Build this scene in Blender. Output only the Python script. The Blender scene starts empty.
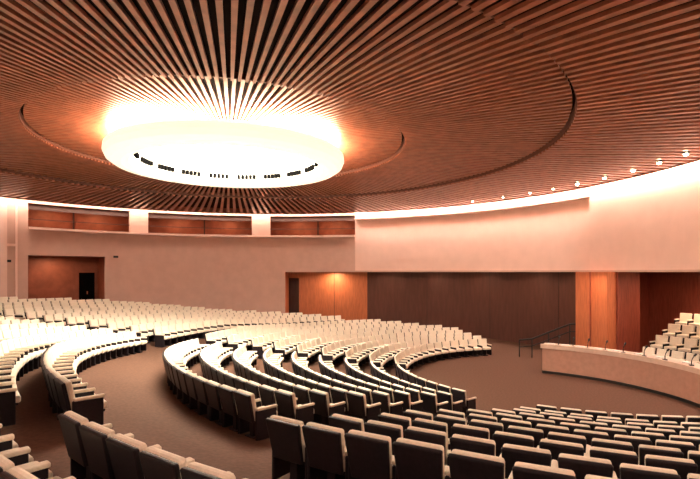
import bpy, bmesh, math, random
from mathutils import Vector, Matrix
random.seed(4)
EYE=4.8
C=(-5.0,18.0)      # room centre
CC=(-4.5,18.0)     # centre of the ceiling rosette
P=(9.5,20.5)       # focus of the seating
RW=19.7
CZ=EYE+4.5         # ceiling underside (outer zone)
D=math.radians
scene=bpy.context.scene
scene.view_settings.view_transform='Standard'
scene.view_settings.exposure=.65

# ---------------- materials
def mat(name,col,rough=.6,noise=0,scale=8,col2=None,emis=None,estr=0,spec=.4,bump=0,stretch=None,metal=0):
    m=bpy.data.materials.new(name); m.use_nodes=True
    nt=m.node_tree; b=nt.nodes['Principled BSDF']
    b.inputs['Base Color'].default_value=(*col,1); b.inputs['Roughness'].default_value=rough
    b.inputs['Specular IOR Level'].default_value=spec; b.inputs['Metallic'].default_value=metal
    if noise or bump:
        tc=nt.nodes.new('ShaderNodeTexCoord'); mp=nt.nodes.new('ShaderNodeMapping')
        if stretch: mp.inputs['Scale'].default_value=stretch
        n=nt.nodes.new('ShaderNodeTexNoise'); n.inputs['Scale'].default_value=scale; n.inputs['Detail'].default_value=5
        nt.links.new(tc.outputs['Object'],mp.inputs['Vector']); nt.links.new(mp.outputs[0],n.inputs['Vector'])
        if noise:
            r=nt.nodes.new('ShaderNodeValToRGB')
            c2=col2 or tuple(c*(1-noise) for c in col)
            r.color_ramp.elements[0].color=(*c2,1); r.color_ramp.elements[1].color=(*col,1)
            r.color_ramp.elements[0].position=.35; r.color_ramp.elements[1].position=.65
            nt.links.new(n.outputs['Fac'],r.inputs['Fac']); nt.links.new(r.outputs[0],b.inputs['Base Color'])
        if bump:
            bp=nt.nodes.new('ShaderNodeBump'); bp.inputs['Strength'].default_value=bump
            nt.links.new(n.outputs['Fac'],bp.inputs['Height']); nt.links.new(bp.outputs[0],b.inputs['Normal'])
    if emis:
        b.inputs['Emission Color'].default_value=(*emis,1); b.inputs['Emission Strength'].default_value=estr
    return m
M_cream=mat('cream_upholstery',(.86,.78,.65),.8,.10,30,bump=.1)
M_dark=mat('dark_seat_shell',(.016,.012,.016),.5,.3,20,spec=.25)
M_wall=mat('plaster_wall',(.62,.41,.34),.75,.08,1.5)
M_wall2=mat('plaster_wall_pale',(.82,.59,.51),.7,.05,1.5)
M_carpet=mat('carpet_brown',(.14,.074,.050),.9,.25,14,bump=.2,spec=.15)
M_slat=mat('ceiling_slat_wood',(.42,.155,.088),.34,.35,3,spec=.7)
M_plenum=mat('ceiling_plenum',(.014,.006,.006),.85,spec=.1)
M_ringd=mat('ceiling_ring_wood',(.12,.045,.03),.5)
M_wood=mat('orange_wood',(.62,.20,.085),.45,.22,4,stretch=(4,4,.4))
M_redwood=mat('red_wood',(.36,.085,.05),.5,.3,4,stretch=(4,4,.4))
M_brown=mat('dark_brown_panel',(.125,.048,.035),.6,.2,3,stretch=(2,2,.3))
M_joint=mat('panel_joint',(.06,.028,.022),.6)
M_booth=mat('booth_interior',(.32,.095,.05),.6,.25,2)
M_desk=mat('desk_front',(.50,.28,.21),.5,.12,5)
M_desktop=mat('desk_top',(.72,.55,.45),.4,.1,5)
M_black=mat('black_metal',(.02,.018,.018),.4)
M_paper=mat('paper',(.85,.82,.78),.8)
M_void=mat('vent_void',(.004,.004,.004),1,spec=0)
M_lamp=mat('lamp_diffuser',(.9,.88,.82),.5,emis=(1,.86,.68),estr=26)
M_up=mat('lamp_uplight',(.9,.88,.82),.5,emis=(1,.70,.45),estr=48)
M_shell=mat('lamp_shell',(.9,.84,.72),.4,emis=(1,.92,.76),estr=.55)
M_cove=mat('cove_tube',(.9,.85,.8),.5,emis=(1,.80,.64),estr=24)
M_coveR=mat('cove_tube_bright',(.9,.85,.8),.5,emis=(1,.79,.66),estr=50)
M_spot=mat('downlight_glow',(.9,.85,.8),.5,emis=(1,.78,.45),estr=28)

# ---------------- helpers
def obj(name,bm,mats,parent=None,smooth=False):
    me=bpy.data.meshes.new(name); bmesh.ops.recalc_face_normals(bm,faces=bm.faces)
    bm.to_mesh(me); bm.free()
    for m in mats: me.materials.append(m)
    if smooth:
        for p in me.polygons: p.use_smooth=True
    o=bpy.data.objects.new(name,me); scene.collection.objects.link(o)
    if parent: o.parent=parent
    return o
def empty(name,loc=(0,0,0)):
    e=bpy.data.objects.new(name,None); e.location=loc; scene.collection.objects.link(e); return e
def arc(bm,c,r0,r1,a0,a1,z0,z1,mi=0,step=2.0):
    n=max(1,int(math.ceil(abs(a1-a0)/step))); prev=None; full=abs(a1-a0)>=359.9
    first=None
    for i in range(n+1):
        a=D(a0+(a1-a0)*i/n); ca,sa=math.cos(a),math.sin(a)
        if full and i==n: cur=first
        else: cur=[bm.verts.new((c[0]+r*ca,c[1]+r*sa,z)) for r,z in ((r0,z0),(r1,z0),(r1,z1),(r0,z1))]
        if i==0: first=cur
        if prev:
            for k in range(4):
                f=bm.faces.new((prev[k],prev[(k+1)%4],cur[(k+1)%4],cur[k])); f.material_index=mi
        prev=cur
    if not full:
        bm.faces.new(first).material_index=mi; bm.faces.new(prev[::-1]).material_index=mi
def arcobj(name,c,r0,r1,a0,a1,z0,z1,m,parent=None,step=2.0):
    bm=bmesh.new(); arc(bm,c,r0,r1,a0,a1,z0,z1,0,step); return obj(name,bm,[m],parent)
def box(bm,cx,cy,cz,sx,sy,sz,mi=0,bev=0,rotx=0,seg=2,mtx=None):
    r=bmesh.ops.create_cube(bm,size=1); vs=r['verts']
    bmesh.ops.scale(bm,vec=(sx,sy,sz),verts=vs)
    fs=set(f for v in vs for f in v.link_faces)
    for f in fs: f.material_index=mi
    if bev:
        es=list(set(e for v in vs for e in v.link_edges))
        r=bmesh.ops.bevel(bm,geom=es,offset=bev,segments=seg,affect='EDGES',profile=.5)
        vs=list(set(v for f in r['faces'] for v in f.verts)|set(v for v in vs if v.is_valid))
        for f in set(f for v in vs for f in v.link_faces): f.material_index=mi
    if rotx: bmesh.ops.rotate(bm,cent=(0,0,0),matrix=Matrix.Rotation(rotx,3,'X'),verts=vs)
    bmesh.ops.translate(bm,vec=(cx,cy,cz),verts=vs)
    if mtx is not None: bmesh.ops.transform(bm,matrix=mtx,verts=vs)
    return vs
def tube(bm,pts,rad,mi=0,n=8):
    rings=[]
    for i,p in enumerate(pts):
        p=Vector(p); a=Vector(pts[max(0,i-1)]); b=Vector(pts[min(len(pts)-1,i+1)])
        d=(b-a).normalized(); u=d.cross(Vector((0.3,0.2,1))).normalized(); v=d.cross(u)
        rings.append([bm.verts.new(p+rad*(math.cos(2*math.pi*k/n)*u+math.sin(2*math.pi*k/n)*v)) for k in range(n)])
    for a,b in zip(rings,rings[1:]):
        for k in range(n): bm.faces.new((a[k],a[(k+1)%n],b[(k+1)%n],b[k])).material_index=mi
    bm.faces.new(rings[0]).material_index=mi; bm.faces.new(rings[-1][::-1]).material_index=mi

# ---------------- floor height
KN=[(-120,.0),(-100,.18),(-60,.21),(-24,.175),(4,.110),(25,.097),(40,.064),(60,.050),(85,.03),(100,0)]
def lerp(K,t):
    if t<=K[0][0]: return K[0][1]
    for (a,x),(b,y) in zip(K,K[1:]):
        if t<=b: return x+(y-x)*(t-a)/(b-a)
    return K[-1][1]
def fh(x,y):
    dx,dy=x-P[0],y-P[1]; r=math.hypot(dx,dy); t=math.degrees(math.atan2(dy,-dx))
    cap=lerp([(-60,2.2),(-10,2.3),(20,2.75)],t)
    return min(cap,max(0,lerp(KN,t)*(r-7.6)))
bm=bmesh.new()
NR,NA=60,180; RF=25.6
grid=[]
for i in range(NR+1):
    r=RF*i/NR; row=[]
    for j in range(NA):
        a=2*math.pi*j/NA; x,y=C[0]+r*math.cos(a),C[1]+r*math.sin(a)
        row.append(bm.verts.new((x,y,fh(x,y)))) if i or j==0 else row.append(row[0])
    grid.append(row)
for i in range(NR):
    for j in range(NA):
        k=(j+1)%NA
        if i==0: bm.faces.new((grid[0][0],grid[1][j],grid[1][k]))
        else: bm.faces.new((grid[i][j],grid[i+1][j],grid[i+1][k],grid[i][k]))
obj('floor',bm,[M_carpet],smooth=True)

# ---------------- walls
T=.35
def W(name,a0,a1,z0,z1,m=M_wall,r=RW,t=T): return arcobj(name,C,r,r+t,a0,a1,z0,z1,m)
TOP=CZ+1.0
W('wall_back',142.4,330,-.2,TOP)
bm=bmesh.new()
arc(bm,C,RW,RW+T,127.9,141.2,EYE+1.07,EYE+2.8)
arc(bm,C,RW,RW+T,90.3,127.9,-.2,EYE+2.8)
arc(bm,C,RW,RW+T,74.1,90.3,EYE,EYE+2.8)
arc(bm,C,RW,RW+T,141.2,142.4,-.2,TOP)
arc(bm,C,RW,RW+T,119.7,123.3,EYE+2.8,CZ+.2)
arc(bm,C,RW,RW+T,93.7,97.8,EYE+2.8,CZ+.2)
arc(bm,C,RW,RW+T,74.1,142.4,CZ-.12,TOP)
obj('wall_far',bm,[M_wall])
bm=bmesh.new()
arc(bm,C,RW,RW+T,23.3,74.1,EYE,TOP)
arc(bm,C,RW-.3,RW+T,-30,23.3,EYE,TOP)
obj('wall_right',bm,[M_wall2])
arcobj('trim_1',C,RW-.18,RW+.1,74.1,141.2,EYE+2.72,EYE+2.86,M_wall2)
arcobj('trim_2',C,RW-.30,RW+.02,23.3,74.1,EYE+4.02,EYE+4.11,M_wall)
arcobj('trim_3',C,RW-.06,RW+.1,23.3,90.3,EYE,EYE+.10,M_wall)
arcobj('trim_4',C,RW-.36,RW,-30,23.3,EYE,EYE+.10,M_wall)
bm=bmesh.new()
arc(bm,C,RW-.05,RW+.02,142.9,143.2,2,CZ); arc(bm,C,RW-.12,RW+.02,144.6,145.6,2,CZ)
arc(bm,C,RW-.05,RW+.02,142.9,150,EYE+1.6,EYE+1.75)
obj('trim_6',bm,[M_wall2])
# projection booth (upper)
bm=bmesh.new()
arc(bm,C,RW+2.6,RW+2.8,73,143,EYE+2.6,TOP)
arc(bm,C,RW+T,RW+2.7,73,143,EYE+2.6,EYE+2.7)
arc(bm,C,RW+T,RW+2.7,73,143,CZ+.05,CZ+.15)
for a in (73.4,95.7,121.5,142.2): arc(bm,C,RW+T,RW+2.7,a-.4,a+.4,EYE+2.6,TOP)
obj('wall_booth',bm,[M_booth])
bm=bmesh.new()
for a in (84,108,132): arc(bm,C,RW+2.5,RW+2.62,a-.12,a+.12,EYE+2.7,CZ+.1)
for a0,a1 in ((74.1,93.7),(97.8,119.7),(123.3,141.2)):
    arc(bm,C,RW+.02,RW+.10,a0,a1,EYE+3.35,EYE+3.39)
    arc(bm,C,RW+.3,RW+.36,a0,a1,EYE+4.0,CZ)
obj('trim_5',bm,[M_joint])
# lower-left vestibule
bm=bmesh.new()
arc(bm,C,RW+2.4,RW+2.6,126,143,0,EYE+1.3)
arc(bm,C,RW+T,RW+2.5,126,143,EYE+1.07,EYE+1.3)
arc(bm,C,RW+T,RW+2.5,127.0,127.9,0,EYE+1.07); arc(bm,C,RW+T,RW+2.5,141.2,142,0,EYE+1.07)
obj('wall_vestibule',bm,[M_booth])
bm=bmesh.new()
arc(bm,C,RW+2.28,RW+2.38,128.6,131.2,2.6,4.75,0); arc(bm,C,RW+2.2,RW+2.3,129.8,129.95,3.2,3.4,1)
obj('door_1',bm,[M_void,M_wood])
# under-gallery recess
RR=RW+2.2; RQ=RW+5.2
bm=bmesh.new()
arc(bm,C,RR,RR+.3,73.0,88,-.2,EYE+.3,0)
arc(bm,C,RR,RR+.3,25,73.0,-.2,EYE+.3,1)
arc(bm,C,RR,RQ,24.6,25,-.2,EYE+.3,2)
arc(bm,C,RQ,RQ+.3,-32,25,-.2,EYE+.3,2)
arc(bm,C,RW+T,RR+.3,90.3,91,-.2,EYE+.3,0)
arc(bm,C,RR,RR+.3,88,91,EYE-.5,EYE+.3,0)
arc(bm,C,RR+1.2,RR+1.4,86,92,-.2,EYE+.3,1)
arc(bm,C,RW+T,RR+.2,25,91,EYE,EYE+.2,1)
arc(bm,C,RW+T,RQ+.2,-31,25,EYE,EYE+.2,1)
arc(bm,C,RW,RQ+.3,-32,-30,-.2,TOP,2)
for a in (60,47,34): arc(bm,C,RR-.02,RR,a,a+.08,0,EYE,3)
for a in (80.2,): arc(bm,C,RR-.02,RR,a,a+.08,0,EYE,3)
obj('wall_recess',bm,[M_wood,M_brown,M_redwood,M_joint])
# pillar
pe=D(20); pm=Matrix.Translation((12.85,24.0,0))@Matrix.Rotation(pe,4,'Z')
bm=bmesh.new()
box(bm,1.1,1.0,EYE/2,2.2,2.0,EYE,0,mtx=pm)
box(bm,1.35,-.06,EYE/2,1.5,.12,EYE,1,mtx=pm)
box(bm,-.03,1.0,EYE/2,.06,.05,EYE,1,mtx=pm)
box(bm,1.1,.98,.08,2.3,2.16,.16,1,mtx=pm)
obj('wood_clad_pillar',bm,[M_wood,M_redwood])

# ---------------- ceiling
bm=bmesh.new()
def rout(a,R):
    dx,dy=CC[0]-C[0],CC[1]-C[1]; b=dx*math.cos(a)+dy*math.sin(a)
    return -b+math.sqrt(b*b-(dx*dx+dy*dy-R*R))
def slats(r0,r1,n,z,d=.08,frac=.44,mi=0):
    for i in range(n):
        a=2*math.pi*(i+.5)/n; da=math.pi/n*frac
        re=r1 if r1 else rout(a,RW-.75)
        vs=[]
        for zz in (z,z+d):
            for (r,s) in ((r0,-1),(re,-1),(re,1),(r0,1)):
                aa=a+s*da; vs.append(bm.verts.new((CC[0]+r*math.cos(aa),CC[1]+r*math.sin(aa),zz)))
        for f in ((0,1,2,3),(7,6,5,4),(0,4,5,1),(1,5,6,2),(2,6,7,3),(3,7,4,0)):
            bm.faces.new([vs[k] for k in f]).material_index=mi
R1,R2=6.56,11.8; Z1=EYE+4.78; Z2=EYE+4.65
slats(R2-.03,None,236,CZ)
slats(R1-.03,R2-.15,236,Z2)
slats(1.0,R1-.15,180,Z1)
arc(bm,C,R2-1.2,RW-.7,0,360,CZ+.34,CZ+.38,1)
arc(bm,CC,R1,R2+.05,0,360,Z2+.22,Z2+.26,1)
arc(bm,CC,.1,R1+.05,0,360,Z1+.18,Z1+.22,1)
arc(bm,CC,R2-.06,R2-.02,0,360,CZ+.06,Z2+.24,2)
arc(bm,CC,R1-.06,R1-.02,0,360,Z2+.06,Z1+.2,2)
arc(bm,C,RW-.75,RW-.7,0,360,CZ-.05,CZ+.36,0)
arc(bm,C,.05,RQ+.4,0,360,TOP+.02,TOP+.12,1)
obj('ceiling',bm,[M_slat,M_plenum,M_ringd])
arcobj('cove_light',C,RW-.6,RW-.4,75,330,CZ+.1,CZ+.2,M_cove)
arcobj('cove_light',C,RW-.6,RW-.4,-30,75,CZ+.1,CZ+.2,M_coveR)
for a in (-14,-9,-4,.5,5.2,10,15.5,21,26,31,37,44):
    x,y=C[0]+17.7*math.cos(D(a)),C[1]+17.7*math.sin(D(a))
    bm=bmesh.new()
    rr=.085 if a<23 else .055
    arc(bm,(x,y),rr,rr+.035,0,360,CZ-.03,CZ+.1,0,30)
    r=bmesh.ops.create_uvsphere(bm,u_segments=14,v_segments=8,radius=rr,matrix=Matrix.Translation((x,y,CZ-.03)))
    for f in set(f for v in r['verts'] for f in v.link_faces): f.material_index=1
    obj('ceiling_downlight',bm,[M_black,M_spot])

# ---------------- saucer lamp
lamp=empty('saucer_ceiling_lamp',(CC[0],CC[1],EYE))
def revolve(name,prof,ms,parent,n=96):
    bm=bmesh.new(); rings=[]
    for r,z,_ in prof:
        rings.append([bm.verts.new((r*math.cos(2*math.pi*k/n),r*math.sin(2*math.pi*k/n),z)) for k in range(n)])
    for i,(a,b) in enumerate(zip(rings,rings[1:])):
        for k in range(n): bm.faces.new((a[k],a[(k+1)%n],b[(k+1)%n],b[k])).material_index=prof[i][2]
    return obj(name,bm,ms,parent,smooth=False)
revolve('saucer_body',[(.02,4.50,1),(3.0,4.50,0),(3.28,4.46,0),(3.33,4.0,0),(3.45,3.86,0),(3.7,3.80,0),(4.02,3.85,0),(4.2,3.97,0),(4.28,4.15,0),(4.26,4.33,0),(4.12,4.44,2),(3.3,4.52,2),(1.0,4.58,2),(.5,4.59,0),(.5,4.9,0),(.02,4.9,0)],[M_shell,M_lamp,M_up],lamp)
bm=bmesh.new()
for i in range(120):
    if i%7 in (5,6): continue
    a=i*3; arc(bm,(0,0),3.20,3.34,a+.45,a+2.35,4.12,4.29,0,3)
obj('vent_slots',bm,[M_void],lamp)

# ---------------- seats
def seat_mesh():
    bm=bmesh.new()
    rec=D(12)
    box(bm,0,.04,.42,.50,.50,.13,0,.035)
    box(bm,0,.03,.345,.46,.44,.05,1)
    vs=box(bm,0,-.25,.66,.54,.10,.50,0,.035,rotx=rec)
    for v in vs:
        if v.co.z<.5: v.co.x*=.92
    vs=box(bm,0,-.315,.62,.56,.06,.54,1,.02,rotx=rec)
    for v in vs:
        if v.co.z<.5: v.co.x*=.88
    for s in (-1,1):
        box(bm,s*.285,-.02,.30,.045,.46,.56,1,.012,seg=1)
        box(bm,s*.285,.0,.60,.07,.46,.055,0,.02,seg=2)
    box(bm,0,-.05,.15,.12,.22,.36,1)
    box(bm,0,-.05,.01,.26,.34,.05,1)
    me=bpy.data.meshes.new('auditorium_seat_mesh'); bmesh.ops.recalc_face_normals(bm,faces=bm.faces)
    bm.to_mesh(me); bm.free(); me.materials.append(M_cream); me.materials.append(M_dark)
    return me
SM=seat_mesh(); SP=.61; count=0
def place_row(r,t0,t1,ok,center=P,hf=fh,name='auditorium_seat_row'):
    """row of seats on an arc about center; angles measured from -X, positive toward +Y"""
    global count
    dt=math.degrees(SP/r); n=int((t1-t0)/dt)
    e=None
    off=(t1-t0-n*dt)/2
    for i in range(n):
        t=D(t0+off+(i+.5)*dt); x=center[0]-r*math.cos(t); y=center[1]+r*math.sin(t)
        if not ok(x,y): continue
        if e is None: e=empty(name)
        o=bpy.data.objects.new('seat_%d'%i,SM); scene.collection.objects.link(o); o.parent=e
        o.location=(x,y,hf(x,y)+.02)
        dx,dy=center[0]-x,center[1]-y
        o.rotation_euler=(0,0,math.atan2(dy,dx)-math.pi/2+random.uniform(-.02,.02)); count+=1
def inroom(x,y): return math.hypot(x-C[0],y-C[1])<18.8 and math.hypot(x,y)>1.9
for k in range(10):
    r=7.3+1.12*k; g=math.degrees(.95/r)
    place_row(r,-106,-49.7-g,inroom)
    if k<9: place_row(r,5.5+g*.6,80,inroom)
    r=7.2+1.09*k; g=math.degrees(.95/r)
    if k<9: place_row(r,-49.7+g,4.5-g*.6,inroom)
for k in range(14):
    r=19.3+.95*k; g=math.degrees(.9/r)
    if k<5: place_row(r,-100,-48.3+3*k,inroom)
    r=18.7+1.1*k; g=math.degrees(.9/r)
    place_row(r,(-43+3*k if k<3 else -36),4-g*.6,inroom)
    place_row(r,5+g*.6,60,inroom)
print('seats',count)

# ---------------- dais + desk
DC=(5.5,17.0)
desk=empty('podium_desk')
arcobj('desk_front_panel',DC,6.9,7.0,-38,58,0,1.18,M_desk,desk)
arcobj('desk_end_panel',DC,7.0,8.0,57.3,58,0,1.18,M_desk,desk)
arcobj('desk_counter',DC,6.82,8.1,-38,58.6,1.18,1.28,M_desktop,desk)
arcobj('desk_lip',DC,6.82,6.92,-38,58.6,1.28,1.38,M_desktop,desk)
arcobj('desk_kick',DC,6.86,6.9,-38,58,0,.12,M_black,desk)
dais=empty('stage_tiers')
for i in range(4):
    arcobj('tier_%d'%i,DC,9.0+i*1.05,9.0+(i+1)*1.05 if i<3 else 13.2,-40,34,0,.40+.48*i,M_carpet,dais)
for i in range(4):
    h=.40+.48*i
    r=9.0+i*1.05+.5
    dt=math.degrees(SP/r); e=empty('auditorium_seat_row')
    a=-38
    while a<33.5:
        x,y=DC[0]+r*math.cos(D(a)),DC[1]+r*math.sin(D(a))
        # keep seats off the pillar footprint
        l=pm.inverted()@Vector((x,y,0))
        if not (-.5<l.x<2.7 and -.5<l.y<2.5):
            o=bpy.data.objects.new('seat',SM); scene.collection.objects.link(o); o.parent=e
            o.location=(x,y,h+.02); o.rotation_euler=(0,0,D(a)+math.pi-math.pi/2)
        a+=dt
for a in (53,48,43,37,31,24,17,8):
    x,y=DC[0]+7.4*math.cos(D(a)),DC[1]+7.4*math.sin(D(a))
    bm=bmesh.new(); arc(bm,(x,y),.01,.09,0,360,1.282,1.32,0,30)
    ox,oy=math.cos(D(a)),math.sin(D(a))
    tube(bm,[(x,y,1.3),(x,y,1.45),(x+.04*ox,y+.04*oy,1.55),(x+.12*ox,y+.12*oy,1.65)],.018)
    tube(bm,[(x+.12*ox,y+.12*oy,1.65),(x+.2*ox,y+.2*oy,1.71)],.04)
    obj('desk_microphone',bm,[M_black])
    bm=bmesh.new()
    box(bm,0,0,1.30,.34,.26,.03,0,mtx=Matrix.Translation((DC[0]+7.65*math.cos(D(a+3)),DC[1]+7.65*math.sin(D(a+3)),0))@Matrix.Rotation(D(a+92),4,'Z'))
    box(bm,0,.02,1.325,.30,.22,.02,0,mtx=Matrix.Translation((DC[0]+7.65*math.cos(D(a+3)),DC[1]+7.65*math.sin(D(a+3)),0))@Matrix.Rotation(D(a+98),4,'Z'))
    obj('paper_stack',bm,[M_paper])
bm=bmesh.new()
pts=[(9.6,27.2,.95),(10.2,26.9,1.05),(11.0,26.6,1.45),(12.0,26.2,1.95),(12.6,26.0,2.0)]
tube(bm,pts,.05); tube(bm,[(p[0],p[1],p[2]-.4) for p in pts],.03)
for p in pts: tube(bm,[(p[0],p[1],0),p],.035)
obj('stair_handrail',bm,[M_black])

for a,z in ((125.5,EYE+1.0),(143.9,EYE+.6)):
    arcobj('wall_sign',C,RW-.05,RW+.01,a,a+.9,z,z+.15,M_black)
def area(name,x,y,z,size,power,col):
    l=bpy.data.lights.new(name,'AREA'); l.energy=power; l.size=size; l.color=col
    o=bpy.data.objects.new(name,l); o.location=(x,y,z); scene.collection.objects.link(o); return o
def pol(r,a): return C[0]+r*math.cos(D(a)),C[1]+r*math.sin(D(a))
for a in (80,88,103,113,128,136):
    area('booth_lamp',*pol(RW+1.3,a),CZ-.05,.5,30,(1,.62,.35))
area('pillar_fill',*pol(RW+1.4,80),EYE-.05,.5,80,(1,.65,.4))
for a in (68,58,48,38,30): area('pillar_fill',*pol(RW+1.0,a),EYE-.05,.5,16,(1,.62,.38))
area('vestibule_lamp',*pol(RW+1.2,136),EYE+1.0,.6,36,(1,.62,.38))
area('pillar_fill',*pol(RW+2.6,12),EYE-.05,.5,110,(1,.6,.38))
area('pillar_fill',*pol(RW-1.9,19.5),EYE-.05,.5,30,(1,.6,.38))  # added fill light in front of the pillar to brighten it, no fitting there

w=bpy.data.worlds.new('world'); scene.world=w; w.use_nodes=True
w.node_tree.nodes['Background'].inputs[0].default_value=(.05,.03,.02,1)
w.node_tree.nodes['Background'].inputs[1].default_value=.3

cam=bpy.data.cameras.new('camera'); co=bpy.data.objects.new('camera',cam); scene.collection.objects.link(co)
co.location=(0,0,EYE); co.rotation_euler=(D(90),0,0)
cam.sensor_width=36; cam.lens=480/700*36; cam.shift_y=32.5/700; cam.clip_start=.05
scene.camera=co
